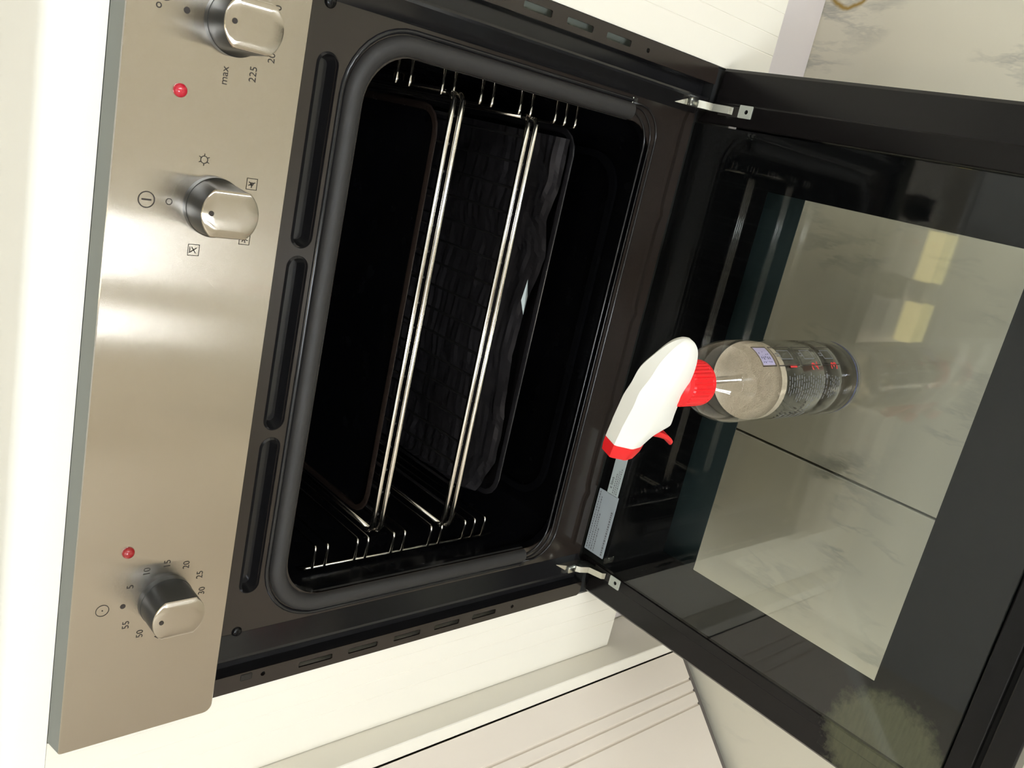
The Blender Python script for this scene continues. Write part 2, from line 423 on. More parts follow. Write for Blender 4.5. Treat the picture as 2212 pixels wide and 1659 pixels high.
w = tag(empty('fill_window'), 'tall narrow glazed opening added opposite the oven as unseen fill light', 'window', kind='structure')  # added opening, out of view; sends low fill light under the oven door
f = bmesh.new(); plate(f, rrect(1.30, .90, .17, 1.05, 0), [rrect(1.30, .90, .115, .98, 0)], lambda u, v, d: Vector((u, -3.02-d, v)), .05)
finish('window_frame', f, PVC, w)
g = bmesh.new(); plate(g, rrect(1.30, .90, .115, .98, 0), [], lambda u, v, d: Vector((u, -3.04-d, v)), .004)
finish('window_pane', g, PANE, w)

# ------------------------------------------------------------------ worktop, oven cabinet, plinth, neighbours
WT0, WT1 = .5679, .602
wt = bmesh.new()
prof = [(.6, WT0), (0, WT0)]
for k in range(7):
    a = PI + (-PI/2)*k/6
    prof.append((.012+.012*math.cos(a), WT1-.012+.012*math.sin(a)))
prof.append((.6, WT1))
prism(wt, prof, lambda u, v: Vector((-.392, u, v)), lambda u, v: Vector((1.99, u, v)))
# diagonal corner and left run of the worktop
poly = [(-.392, .6), (-.392, -.014), (-.70, -.322), (-.70, -2.2), (-1.3, -2.2), (-1.3, .6)]
plate(wt, poly, [], XY(WT1), WT1-WT0)
tag(finish('worktop', wt, WHITE_TOP, smooth=True, auto=35), 'white kitchen worktop with rounded front edge above the oven', 'worktop')

def grooved(bm, to3, width, depth, z0, z1, grooves, gw, gd, mi=0):
    """slab whose front face (v=0) has V grooves; u runs 0..width, v goes into the slab"""
    pr = [(0, 0)]
    for g in grooves: pr += [(g-gw/2, 0), (g-gw*.15, gd), (g+gw*.15, gd), (g+gw/2, 0)]
    pr += [(width, 0), (width, depth), (0, depth)]
    prism(bm, pr, lambda u, v: to3(u, v, z0), lambda u, v: to3(u, v, z1), mi)
cab = empty('oven_cabinet', (0, 0, FZ), 'white cabinet housing the oven, with finely grooved strips on both sides', 'cabinet')
def cpart(name, bm, m):
    o = finish(name, bm, m, cab); o.location = (0, 0, -FZ); return o
b = bmesh.new(); grooved(b, lambda u, v, z: Vector((-.3912+u, v, z)), .0925, .016, -.0864, .5676, [.0372, .0575, .0775], .0014, .0004)
cpart('filler_strip', b, WHITE)
b = bmesh.new(); grooved(b, lambda u, v, z: Vector((.2987+u, v, z)), .0925, .016, -.0864, .5676, [.0278, .0468, .0695], .0014, .0004)
cpart('filler_strip', b, WHITE)
for s in (-1, 1):
    b = bmesh.new(); box(b, s*.3172 if s < 0 else .3002, -.3002 if s < 0 else .3172, .0165, .56, -.0864, .567); cpart('side_board', b, WHITE)
b = bmesh.new(); box(b, -.2998, .2998, .030, .56, -.0864, -.068); cpart('bottom_board', b, WHITE)
b = bmesh.new(); box(b, -.3905, 1.6, .04, .056, FZ+.0005, -.0868, .0008, 1)
tag(finish('plinth', b, PLINTH), 'violet-grey plinth board under the oven cabinet above the marble floor', 'plinth')
b = empty('base_cabinet', (.8, 0, FZ), 'white base cabinet to the right of the oven cabinet', 'cabinet')
q = bmesh.new(); box(q, .3935, 1.6, .022, .56, -.0864, .5670); finish('body', q, WHITE, b).location = (-.8, 0, -FZ)
q = bmesh.new(); grooved(q, lambda u, v, z: Vector((.3935+u, v, z)), .6, .02, -.0864, .566, [.045, .06, .54, .555], .003, .0015); finish('cabinet_door', q, WHITE, b).location = (-.8, 0, -FZ)
q = bmesh.new(); grooved(q, lambda u, v, z: Vector((.9965+u, v, z)), .6, .02, -.0864, .566, [.045, .06, .54, .555], .003, .0015); finish('cabinet_door', q, WHITE, b).location = (-.8, 0, -FZ)

# diagonal corner cabinet
cc = empty('corner_cabinet', (-.55, -.1, FZ), 'cream corner cabinet set at an angle left of the oven, door with vertical grooves', 'cabinet')
def ccp(name, bm, m):
    o = finish(name, bm, m, cc); o.location = (.55, .1, -FZ); return o
q = bmesh.new(); box(q, -.4095, -.3918, -.0315, .56, FZ+.001, .5670, .001, 1); ccp('side_panel', q, WHITE)
S2 = math.sqrt(.5)
def diag(u, v, z):     # u along the door from the oven side, v into the cabinet
    return Vector((-.4090 - u*S2 - v*S2, -.0338 - u*S2 + v*S2, z))
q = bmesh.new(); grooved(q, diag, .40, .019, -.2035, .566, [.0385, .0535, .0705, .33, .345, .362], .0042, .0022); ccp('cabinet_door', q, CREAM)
q = bmesh.new(); prism(q, [(0, .0), (.40, .0), (.40, .018), (0, .018)], lambda u, v: diag(u, v, -.2095), lambda u, v: diag(u, v, -.2036)); ccp('bottom_dark_strip', q, DARKSTRIP)  # added strip that draws the dark line below the door
q = bmesh.new(); prism(q, [(0.004, .021), (.40, .021), (.40, .30), (.20, .40), (.004, .10)], lambda u, v: diag(u, v, FZ+.001), lambda u, v: diag(u, v, .567)); ccp('body', q, WHITE)
lc = empty('base_cabinet', (-1., -1.2, FZ), 'cream run of base cabinets along the left wall', 'cabinet')
q = bmesh.new(); box(q, -1.295, -.722, -2.19, -.37, FZ+.001, .5670); finish('body', q, WHITE, lc).location = (1., 1.2, -FZ)
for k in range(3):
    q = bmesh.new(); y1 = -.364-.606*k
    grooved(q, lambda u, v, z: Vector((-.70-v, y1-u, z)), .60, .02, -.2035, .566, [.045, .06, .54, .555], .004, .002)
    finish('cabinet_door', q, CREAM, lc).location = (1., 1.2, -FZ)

# ------------------------------------------------------------------ cooker hood with its two lamps
hood = empty('cooker_hood', (.06, .42, 1.3), 'steel cooker hood with two warm rectangular lamps above the worktop', 'hood')
q = bmesh.new(); box(q, -.3, .3, -.19, .18, .003, .045, .003, 1); finish('hood_body', q, HOODM, hood)
q = bmesh.new(); box(q, -.14, .14, -.05, .18, .045, 1.0); finish('chimney', q, HOODM, hood)
q = bmesh.new(); box(q, -.27, .27, -.05, .16, -.001, .004); finish('grease_filter', q, DULLWIRE, hood)
LAMPM = emit_mat('hood_lamp_glow', (1., .84, .34), 2.6)
for x0, x1 in ((.08, .195), (-.065, .03)):
    q = bmesh.new(); box(q, x0-.06, x1-.06, -.17, -.075, -.003, .004, .002, 1); finish('lamp_cover', q, LAMPM, hood)

cl = empty('added_fill_lamp', (-.35, -1.15, 2.3), 'round unseen fill lamp added under the ceiling to brighten the worktop', 'lamp')  # added lamp, out of view; lifts the light on worktop and floor
q = bmesh.new(); lathe(q, [(.17, -.0005), (.17, -.02), (.16, -.025)], (0, 0, 0), 40, cap0=True, cap1=True); finish('fill_lamp_base', q, PVC, cl, True, 40)
q = bmesh.new(); lathe(q, [(.155, -.0255), (.15, -.045), (.12, -.068), (.07, -.082), (.0005, -.087)], (0, 0, 0), 40, cap0=True); finish('fill_lamp_shade', q, emit_mat('fill_lamp_glow', (1., .90, .74), 14.), cl, True)

# ------------------------------------------------------------------ oven
oven = empty('built_in_oven', (0, 0, 0), 'black built-in oven with steel control panel, its door lowered open', 'oven')
FY = .012
# front frame plate with cavity opening and three long vent recesses
def capsule(x0, x1, z, r, n=8): return rrect((x0+x1)/2, z, abs(x1-x0)/2, r, r, n)
OPEN = rrect(0, .2215, .2275, .1645, [.040, .040, .036, .036], 10)
VENTS = [(.0795, .2150, .4185), (-.0655, .0700, .4185), (-.2110, -.0755, .4185)]
q = bmesh.new()
plate(q, rrect(0, .2305, .262, .2295, 0), [OPEN] + [capsule(a, b_, z, .0068) for a, b_, z in VENTS], XZ(FY), .0022)
finish('front_frame', q, FRAME, oven)
for a, b_, z in VENTS:
    q = bmesh.new()
    lp = [capsule(a-.002, b_+.002, z, .0088), capsule(a-.0005, b_+.0005, z, .0075), capsule(a+.001, b_-.001, z, .0062), capsule(a+.003, b_-.003, z, .0042)]
    ys = [FY-.0003, FY-.0016, FY+.003, FY+.0085]
    rg = [[q.verts.new((u, y, v)) for u, v in l] for l, y in zip(lp, ys)]
    for A, B in zip(rg, rg[1:]):
        for i in range(len(A)): q.faces.new((A[i], A[(i+1) % len(A)], B[(i+1) % len(A)], B[i]))
    q.faces.new(rg[-1])
    finish('vent_recess', q, ENAMEL, oven, True, 50)
# cavity box
q = bmesh.new()
secs = [(FY+.0005, 1., 0.), (FY+.010, 1., 0.), (FY+.020, 1.045, .0), (.40, 1.04, 0.), (.415, 1.01, 0.)]
rg = []
for y, s, dz in secs:
    rg.append([q.verts.new((u*s, y, .2215+(v-.2215)*s)) for u, v in OPEN])
for A, B in zip(rg, rg[1:]):
    for i in range(len(A)): q.faces.new((A[i], A[(i+1) % len(A)], B[(i+1) % len(A)], B[i]))
q.faces.new(rg[-1])
finish('cavity', q, CAVITY, oven, True, 40)
q = bmesh.new(); tube(q, [(.15*math.cos(a), .405, .22+.11*math.sin(a)) for a in [2*PI*k/40 for k in range(40)]], .003, 6, True)
finish('fan_cover', q, CAVITY, oven, True)
q = bmesh.new(); plate(q, rrect(0, .18, .195, .135, .04), [rrect(0, .18, .188, .128, .036)], XY(.0560), .004)
finish('floor_ridge', q, CAVITY, oven)
# door seal: three sides, soft half-round
def u_path(h, top, bot, r, n=10):
    pts = [(-h, bot)]
    for k in range(n+1):
        a = PI - PI/2*k/n; pts.append((-h+r+r*math.cos(a), top-r+r*math.sin(a)))
    for k in range(n+1):
        a = PI/2 - PI/2*k/n; pts.append((h-r+r*math.cos(a), top-r+r*math.sin(a)))
    pts.append((h, bot)); return pts
def sweep_u(bm, h, top, bot, r, prof):
    """prof: list of (offset outwards, y)"""
    rings = []
    for off, y in prof:
        rings.append([bm.verts.new((u, y, v)) for u, v in u_path(h+off, top+off, bot, r+off)])
    for A, B in zip(rings, rings[1:]):
        for i in range(len(A)-1): bm.faces.new((A[i], A[i+1], B[i+1], B[i]))
q = bmesh.new()
pr = [(-.0085, FY+.004)] + [(-.0075*math.cos(PI*k/8)*1., FY-.0005-.0060*math.sin(PI*k/8)) for k in range(9)]
sweep_u(q, .2355, .3950, .098, .046, pr); finish('door_seal', q, GASKET, oven, True)
q = bmesh.new(); sweep_u(q, .2455, .4045, .098, .054, [(-.002, FY), (-.001, FY-.002), (.001, FY-.002), (.002, FY)]); finish('frame_bead', q, ENAMEL, oven, True)
# pressed ridges that close the seal across the bottom
for hx, z, r in ((.2365, .0680, .0012), (.2405, .0605, .0009), (.2435, .0525, .0012)):
    q = bmesh.new(); pts = [(-hx, FY-.0006, .098)]
    rad = .032
    for k in range(9):
        a = PI + PI/2*k/8; pts.append((-hx+rad+rad*math.cos(a), FY-.0006, z+rad+rad*math.sin(a)))
    for k in range(9):
        a = 1.5*PI + PI/2*k/8; pts.append((hx-rad+rad*math.cos(a), FY-.0006, z+rad+rad*math.sin(a)))
    pts.append((hx, FY-.0006, .098)); tube(q, pts, r, 6); finish('pressed_ridge', q, ENAMEL, oven, True)
# sill strip along the foot of the frame with shallow dents
q = bmesh.new(); pr = []
n = 60
for k in range(n+1):
    x = -.235 + .485*k/n
    d = max(0, math.cos((x+.17)/.105*2*PI))**14*.0035
    pr.append((x, .0185-d))
pr2 = [(x, .0085) for x, z in reversed(pr)]
plate(q, pr+pr2, [], XZ(FY-.004), .0038); finish('sill_strip', q, FRAME, oven)
q = bmesh.new(); box(q, -.262, .262, .0160, .030, -.066, .0035); box(q, -.2968, -.262, .0005, .030, -.066, -.0010); box(q, .262, .2968, .0005, .030, -.066, -.0010); finish('frame_foot', q, DARK, oven)
# side channels and flanges
for s in (-1, 1):
    q = bmesh.new()
    prof = [(.2500, FY-.0002), (.2560, .006), (.2628, -.0016), (.2650, -.0020), (.2668, -.0010), (.2682, .009), (.2795, .009), (.2805, -.0016)]
    A = [q.verts.new((s*u, y, .004)) for u, y in prof]; B = [q.verts.new((s*u, y, .438)) for u, y in prof]; Cc = [q.verts.new((s*u, y if 4 >= i else y, .460)) for i, (u, y) in enumerate(prof)]
    for R1, R2 in ((A, B), (B, Cc)):
        for i in range(len(prof)-1): q.faces.new((R1[i], R1[i+1], R2[i+1], R2[i]))
    finish('side_channel', q, ENAMEL, oven, True, 30)
    q = bmesh.new(); holes = []
    for z0, z1 in ((.3670, .3328), (.3162, .2841), (.2655, .2337), (.2163, .1843), (.1668, .1342)):
        holes.append(rrect(s*.2885, (z0+z1)/2, .0028, (z0-z1)/2, .0014, 3))
    holes.append(circle(s*.2885, .1100, .0022, 10))
    holes.append(circle(s*.2870, .4010, .0022, 10))
    lo = rrect(s*.2892, .2305, .0085, .2295, [0, 0, .005, 0] if s < 0 else [0, 0, 0, .005], 4)
    plate(q, lo, holes, XZ(-.0022), .0016); finish('side_flange', q, FRAME, oven)
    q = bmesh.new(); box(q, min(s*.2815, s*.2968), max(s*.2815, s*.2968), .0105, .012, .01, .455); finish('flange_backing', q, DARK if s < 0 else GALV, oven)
    q = bmesh.new(); box(q, min(s*.2825, s*.2885), max(s*.2825, s*.2885), -.0030, -.0020, .4115, .4215, .0006, 1); finish('pressed_square', q, ENAMEL, oven)
    # corner screws in the frame
    q = bmesh.new(); lathe(q, [(.0001, -.0022), (.0030, -.0020), (.0042, -.0010), (.0046, .0)], (0, 0, 0), 16)
    for v in q.verts: v.co = Vector((s*.2487+v.co.x, FY+v.co.z, .4235+v.co.y))
    box(q, s*.2487-.0022, s*.2487+.0022, FY-.0026, FY-.0018, .4231, .4239)
    finish('frame_screw', q, RAIL, oven, True, 40)
    q = bmesh.new(); box(q, s*.245-.0035, s*.245+.0035, FY-.0012, FY-.0002, .0925, .0995, .0004, 1); finish('catch_plate', q, ZINC if s > 0 else RAIL, oven)
    # hinge arm and its bracket on the door
    hx = s*.2585
    q = bmesh.new()
    hp = [(FY+.004, .050), (FY-.004, .046), (FY-.011, .034), (FY-.013, .024), (FY-.020, .018), (FY-.024, .008), (FY-.040, .003), (FY-.042, -.0012), (FY-.012, -.0012), (FY-.003, .014), (FY+.004, .030)]
    prism(q, hp, lambda u, v: Vector((hx-.0035, u, v)), lambda u, v: Vector((hx+.0035, u, v)))
    box(q, hx-.0055, hx+.0055, FY-.0016, FY+.0006, .024, .054, .0006, 1)
    box(q, hx-.0045, hx+.0045, FY-.0165, FY-.0090, .020, .0335, .002, 2)
    finish('hinge', q, ZINC, oven, True, 30)
# rear body
q = bmesh.new(); box(q, -.278, .278, .43, .53, .005, .56); finish('rear_body', q, GALV, oven)

# control panel
q = bmesh.new()
lo = rrect(0, (.451+.5645)/2, .2985, (.5645-.451)/2, [.002, .002, .007, .007], 5)
rings = [[(u, -.0156, v) for u, v in rrect(0, .50775, .2979, .05615, [.002, .002, .0065, .0065], 5)],
         [(u, -.0150, v) for u, v in lo],
         [(u, -.0010 if v < .53 else -.0004, v if v < .5 else v+(.0031 if v > .56 else .0031*(v-.5)/.06)) for u, v in lo]]
rg = [[q.verts.new(p) for p in r] for r in rings]
for mi_, (A, B) in enumerate(zip(rg, rg[1:])):
    for i in range(len(A)): q.faces.new((A[i], A[(i+1) % len(A)], B[(i+1) % len(A)], B[i])).material_index = mi_
q.faces.new(rg[0]); q.faces.new(list(reversed(rg[-1])))
panel = finish('control_panel', q, [STEEL, PANELEDGE], oven, True, 25)
PY = -.01575
def mark(name, geos, x, z):
    b = bmesh.new()
    for g in geos: add_flat(b, g, lambda u, v: Vector((x+u, PY, z+v)))
    return finish(name, b, PRINT, panel)
def txt(s, x, z, size): mark('dial_number', [text_geo(s, size)], x, z)
K1, K2, K3, KZ = .2169, .1048, -.1840, .5005
for s, x, z in (('max', .1859, .5029), ('225', .1903, .4846), ('200', .2042, .4737), ('175', .2175, .4705), ('150', .2295, .4737), ('125', .2435, .4846), ('100', .2480, .5029), ('50', .2435, .5180)):
    txt(s, x, z, .0066)
for s, x, z in (('5', -.1687, .5261), ('10', -.1586, .5155), ('15', -.1549, .5014), ('20', -.1584, .4871), ('25', -.1688, .4758), ('30', -.1832, .4726), ('35', -.1985, .4758), ('40', -.2097, .4871), ('45', -.2140, .5022), ('50', -.2097, .5157), ('55', -.1997, .5264)):
    txt(s, x, z, .0068)
mark('dial_symbol', [text_geo('°C', .0125)], .2205, .5425)
for x in (K1, K3): mark('dial_dot', [disc_geo(.0019)], x+.0003, .5300)
mark('dial_symbol', [ring_geo(.0021, .0005)], K2, .5284)
mark('dial_symbol', [ring_geo(.0052, .0007), rect_geo(-.0005, .0005, -.003, .003)], K2-.0003, .5422)
mark('dial_symbol', [ring_geo(.0046, .0005), disc_geo(.0005)], K3, .5438)
mark('dial_symbol', [ring_geo(.0025, .0005)] + [line_geo((.0025*math.cos(a), .0025*math.sin(a)), (.0038*math.cos(a), .0038*math.sin(a)), .0005) for a in [PI/3*k for k in range(6)]], .1334, .5094)
def fan(extra):
    g = [rect_geo(-.0038, .0038, .0034, .0038), rect_geo(-.0038, .0038, -.0038, -.0034), rect_geo(-.0038, -.0034, -.0038, .0038), rect_geo(.0034, .0038, -.0038, .0038)]
    for a in extra: g.append(line_geo((0, 0), (.0025*math.cos(a), .0025*math.sin(a)), .0006))
    return g
mark('dial_symbol', fan([.6, 2.2, 3.8, 5.4]) + [rect_geo(-.002, .002, .0022, .0028)], .0756, .5095)
mark('dial_symbol', fan([.2, 2.3, 4.4, 3.4]), .0856, .4759)
mark('dial_symbol', fan([1.0, 3.1, 5.2, 2.]) + [ring_geo(.0012, .0004)], .1224, .4759)
def knob(x):
    q = bmesh.new()
    yb, ym, yf = -.0156, -.0205, -.0440
    R = .0192; flat = .0148
    n = 56
    def ring(y, r, fl):
        out = []
        for k in range(n):
            a = 2*PI*k/n; u, v = r*math.cos(a), r*math.sin(a)
            if fl is not None: u = max(-fl, min(fl, u))
            out.append(q.verts.new((x+u, y, KZ+v)))
        return out
    rg = [ring(yb, R, None), ring(ym, R, None), ring(ym-.0004, R*.985, None), ring(ym-.004, R*.98, flat+.0016), ring(yf+.0012, R*.97, flat)]
    for A, B in zip(rg, rg[1:]):
        for i in range(n): q.faces.new((A[i], A[(i+1) % n], B[(i+1) % n], B[i])).material_index = 0
    fr = [ring(yf+.0004, R*.955, flat-.0006), ring(yf, R*.91, flat-.0014)]
    prev = rg[-1]
    for A, B in zip([prev]+fr, fr):
        for i in range(n): q.faces.new((A[i], A[(i+1) % n], B[(i+1) % n], B[i])).material_index = 1
    # gently domed face
    for sc_, dy in ((.6, -.0002), (.25, -.0003)):
        B = [q.verts.new((x+(v.co.x-x)*sc_/.91*.91, yf+dy, KZ+(v.co.z-KZ)*sc_)) for v in fr[-1]]
        A = fr[-1] if sc_ == .6 else last
        for i in range(n): q.faces.new((A[i], A[(i+1) % n], B[(i+1) % n], B[i])).material_index = 1
        last = B
    q.faces.new(last).material_index = 1
    k = finish('knob', q, [KNOBSIDE, STEEL], oven, True, 30)
    d = bmesh.new(); add_flat(d, disc_geo(.00165), lambda u, v: Vector((x+u, yf-.0005, KZ+.0128+v))); finish('pointer_dot', d, PRINT, k)
    return k
for x in (K1, K2, K3): knob(x)
for x, z, m_ in ((.1719, .529, REDLAMP), (-.1407, .5302, REDLAMP2)):
    q = bmesh.new(); lathe(q, [(.0042, 0), (.0042, .0008), (.0038, .0018), (.0028, .0027), (.0014, .0032), (.0001, .0033)], (0, 0, 0), 20)
    for v in q.verts: v.co = Vector((x+v.co.x, -.0156-v.co.z, z+v.co.y))
    finish('indicator_lamp', q, m_, oven, True)

# lowered door
q = bmesh.new()
door_outer = rrect(-.0045, -.196, .2470, .2110, .003, 3)
WIN = [(-.1953, -.3337), (.1914, -.3337), (.1914, -.0900), (-.1953, -.0900)]
plate(q, door_outer, [WIN], XY(DZ-.0042), .0008)
# door: a mesh part that carries its own pieces
door = finish('oven_door', q, FRIT, oven); door['label'] = 'lowered door, glossy black inner glass border'
q = bmesh.new(); plate(q, rrect(-.0045, -.196, .2470, .2110, .003, 3), [], XY(DZ), .004); finish('inner_glass', q, GLASS, door)
q = bmesh.new(); OW = [(-.240, -.365), (.240, -.365), (.240, -.1150), (-.240, -.1150)]
plate(q, rrect(0, -.233, .290, .2170, .003, 3), [OW], XY(-.0342), .0008); finish('outer_border', q, OUTERFRIT, door)
q = bmesh.new(); plate(q, rrect(0, -.233, .290, .2170, .003, 3), [], XY(-.0352), .004); finish('outer_glass', q, GLASS, door)
for s, x0, x1 in ((-1, -.2930, -.2532), (1, .2444, .2982)):
    q = bmesh.new(); mid = s*.2655
    a, b_ = (x0, x1) if s > 0 else (x1, x0)      # a: glass side, b: outside
    pr = [(a, -.0050), (a+s*.0012, -.0038), (mid-s*.001, -.0034), (mid+s*.0006, -.0052), (b_-s*.003, -.0058), (b_, -.0085), (b_, -.034), (a, -.034)]
    prism(q, pr, lambda u, v: Vector((u, -.0045 if abs(u) > .262 else .0110, v)), lambda u, v: Vector((u, -.4270, v))); finish('side_rail', q, RAILL, door)
    hx = s*.2585
    q = bmesh.new(); plate(q, rrect(hx+s*.001, -.0435, .0060, .0075, .0008, 2), [circle(hx+s*.001, -.0445, .0022, 12)], XY(-.0022), .0010); finish('hinge_plate', q, PLATEM, door)
    q = bmesh.new(); box(q, hx-.005, hx+.005, -.036, -.012, -.0034, -.0026); finish('hinge_slot', q, DULLWIRE, door)
q = bmesh.new(); box(q, -.2530, .2442, -.4270, -.4085, -.034, -.0036, .0012, 2); finish('end_rail', q, RAIL, door)
q = bmesh.new(); box(q, -.2938, .2984, -.4530, -.4315, -.041, -.0042, .0015, 2); finish('door_edge', q, RAILL, door)
q = bmesh.new(); box(q, -.2900, .2950, -.4316, -.4269, -.034, -.012); finish('edge_groove', q, DARK, door)
q = bmesh.new(); lathe(q, [(.0001, .0014), (.0016, .0012), (.0022, 0)], (-.2702, -.4290, -.0125), 12); finish('edge_screw', q, ZINC, door, True)
q = bmesh.new()
tube(q, [(-.22, -.410, -.078), (.22, -.410, -.078)], .009, 16)
for x in (-.20, .20): tube(q, [(x, -.410, -.078), (x, -.410, -.041)], .006, 12)
finish('door_handle', q, STEEL, door, True, 40)
# paper-thin stickers with print
def words(bm, x0, x1, y, h, z, mi, seed, wmin=.0022, wmax=.006):
    rnd = random.Random(seed); x = x0
    while x < x1-.001:
        w = min(rnd.uniform(wmin, wmax), x1-x)
        add_flat(bm, rect_geo(x, x+w, y-h/2, y+h/2), lambda u, v: Vector((u, v, z)), mi); x += w + .0011
q = bmesh.new(); plate(q, rrect(-.2040, -.0050, .0382, .0145, .0006, 2), [], XY(DZ+.0004), .0004)
for k, yy in enumerate((.0068, .0033, .0000, -.0034)): words(q, -.2395, -.2395+(.072, .066, .046, .030)[k], yy, .0014, DZ+.0006, 1, k, .0008, .0026)
words(q, -.2395, -.185, -.0158, .0022, DZ+.0006, 1, 9, .001, .003)
finish('rating_sticker', q, [STICK, GREYPRINT], door)
q = bmesh.new(); plate(q, rrect(-.1355, -.0095, .0308, .0080, .0005, 2), [], XY(DZ+.0004), .0004)
add_flat(q, text_geo('e liava', .0056), lambda u, v: Vector((-.1525+u, -.0048+v, DZ+.0006)), 1)
for k, yy in enumerate((-.0092, -.0118, -.0143)): words(q, -.1640, -.140+.004*k, yy, .0011, DZ+.0006, 2, 20+k, .0008, .002)
finish('brand_sticker', q, [STICK2, PRINT, GREYPRINT], door)

# ------------------------------------------------------------------ things inside the oven
RUNG_Z = [.3300, .3168, .2837, .2715, .2410, .2275, .1940, .1800, .1480, .1345, .1200]
for s in (-1, 1):
    sup = empty('shelf_support', (s*.222, .06, .10), 'chrome wire shelf support hung on the %s side wall inside the oven' % ('left' if s < 0 else 'right'), 'oven rack', 'wire supports inside the oven')
    def sp(name, b, m):
        o = finish(name, b, m, sup, True); o.location = (-s*.222, -.06, -.10)
    for y in (.060, .335):
        q = bmesh.new()
        tube(q, [(s*.2345, y+.004, .339), (s*.2325, y, .335), (s*.2325, y, .106), (s*.2345, y+.004, .102)], .0016, 8); sp('upright_wire', q, SUPPORT)
    for z in RUNG_Z:
        q = bmesh.new()
        tube(q, [(s*.2325, .0590, z), (s*.2125, .0580, z), (s*.2105, .0585, z), (s*.2098, .0615, z), (s*.2098, .332, z), (s*.2110, .336, z), (s*.2325, .337, z)], .0015, 8); sp('rung_wire', q, SUPPORT)

def wire_shelf(z, x0, x1, label):
    r = empty('wire_shelf', ((x0+x1)/2, .05, z), label, 'oven shelf', 'wire shelves in the oven')
    off = Vector((-(x0+x1)/2, -.05, -z))
    def sp(name, b, m):
        o = finish(name, b, m, r, True); o.location = off
    yb, dz = .36, .0078
    xl = x0-.011
    for zz, y in ((z, .050), (z+dz, .0525)):
        q = bmesh.new()
        tube(q, [(xl, y+.010, zz), (xl+.002, y+.004, zz), (xl+.008, y, zz), (x1-.004, y, zz), (x1, y+.004, zz), (x1+.001, y+.010, zz)], .0026, 10); sp('front_rail', q, CHROME)
    for x in (xl, x1+.001):
        q = bmesh.new(); tube(q, [(x, .060, z+dz*.5), (x, yb, z+dz*.5)], .0024, 8); sp('side_wire', q, CHROME)
    q = bmesh.new(); tube(q, [(xl, yb, z+dz*.5), (x1, yb, z+dz*.5)], .0024, 8); sp('back_rail', q, CHROME)
    n = 17
    for k in range(n):
        x = x1 - .0175 - .0235*k
        if x < xl+.006: break
        q = bmesh.new(); tube(q, [(x, .0512, z+.0052), (x, .058, z+.0052), (x, yb, z+.0040)], .0014, 6); sp('slat', q, BURNT)
wire_shelf(.2660, -.1905, .2125, 'upper chrome wire shelf in the oven, carrying the brown tray')
wire_shelf(.1770, -.1985, .2080, 'lower chrome wire shelf in the oven, above the dark foil')

# brown tray on the upper shelf
q = bmesh.new()
def tray(bm, x0, x1, y0, y1, z0, z1, sl, th=.0012, lip=.004):
    cx, cy = (x0+x1)/2, (y0+y1)/2
    def lp(inset, z): return [bm.verts.new((u, v, z)) for u, v in rrect(cx, cy, (x1-x0)/2-inset, (y1-y0)/2-inset, max(.004, .02-inset), 4)]
    rg = [lp(sl+.001, z0), lp(sl, z0+.001), lp(0, z1-.001), lp(-lip, z1-.001), lp(-lip-.0012, z1), lp(-lip, z1+.001), lp(.0008, z1+.001), lp(th, z1-.001), lp(sl+th, z0+th+.001), lp(sl+th+.002, z0+th)]
    for A, B in zip(rg, rg[1:]):
        for i in range(len(A)): bm.faces.new((A[i], A[(i+1) % len(A)], B[(i+1) % len(A)], B[i]))
    for f in bm.faces: f.material_index = 0
    for f in list(bm.faces)[7*len(rg[0]):]: f.material_index = 1
    bm.faces.new(rg[0]); bm.faces.new(rg[-1]).material_index = 1
tray(q, -.186, .196, .068, .35, .2730, .2765, .003, lip=.004)
tag(finish('baking_tray', q, [TRAYM, CAVITY], smooth=True, auto=40), 'shallow dark brown baking tray on the upper oven shelf', 'tray')  # black second material puts the shade inside the tray into its colour
q = bmesh.new(); tray(q, -.186, .204, .062, .35, .1000, .1130, .006)
tag(finish('roasting_pan', q, [PAN, PAN], smooth=True, auto=40), 'flat black pan in the lowest oven slot under the foil', 'pan')
# crumpled dark foil lying on the pan
front = [(-.1945, .108), (-.189, .082), (-.144, .059), (-.0926, .063), (-.0282, .072), (.0394, .066), (.0809, .056), (.1161, .066), (.1552, .057), (.1994, .061)]
def fy(x):
    for (a, ya), (b, yb) in zip(front, front[1:]):
        if a <= x <= b: return ya + (yb-ya)*(x-a)/(b-a)
    return .06
q = bmesh.new(); nx, ny = 90, 60; grid = []
for i in range(nx+1):
    row = []
    for j in range(ny+1):
        x = -.1930 + .3915*i/nx; y0 = fy(x); y = y0 + (.338-y0)*(j/ny)
        p = Vector((x*14, y*14, 1.3)); w = Vector((x*34, y*34, 4.))
        z = .1230 + .0055*abs(noise.noise(p)) + .0030*abs(noise.noise(w)) + .0018*noise.noise(Vector((x*9, y*150, 7)))
        if j < 3: z -= .0012*(3-j)
        row.append(q.verts.new((x, y, z)))
    grid.append(row)
for i in range(nx):
    for j in range(ny): q.faces.new((grid[i][j], grid[i+1][j], grid[i+1][j+1], grid[i][j+1]))
# one folded-over corner, its bright glint put in as a pale colour
fl = [q.verts.new(p) for p in ((.056, .0670, .1275), (.040, .0615, .1282), (.020, .0620, .1280), (.034, .0665, .1310))]
q.faces.new(fl).material_index = 1
tag(finish('foil_sheet', q, [FOIL, STICK2]), 'dark crumpled foil sheet lying beneath the lower wire shelf', 'foil')

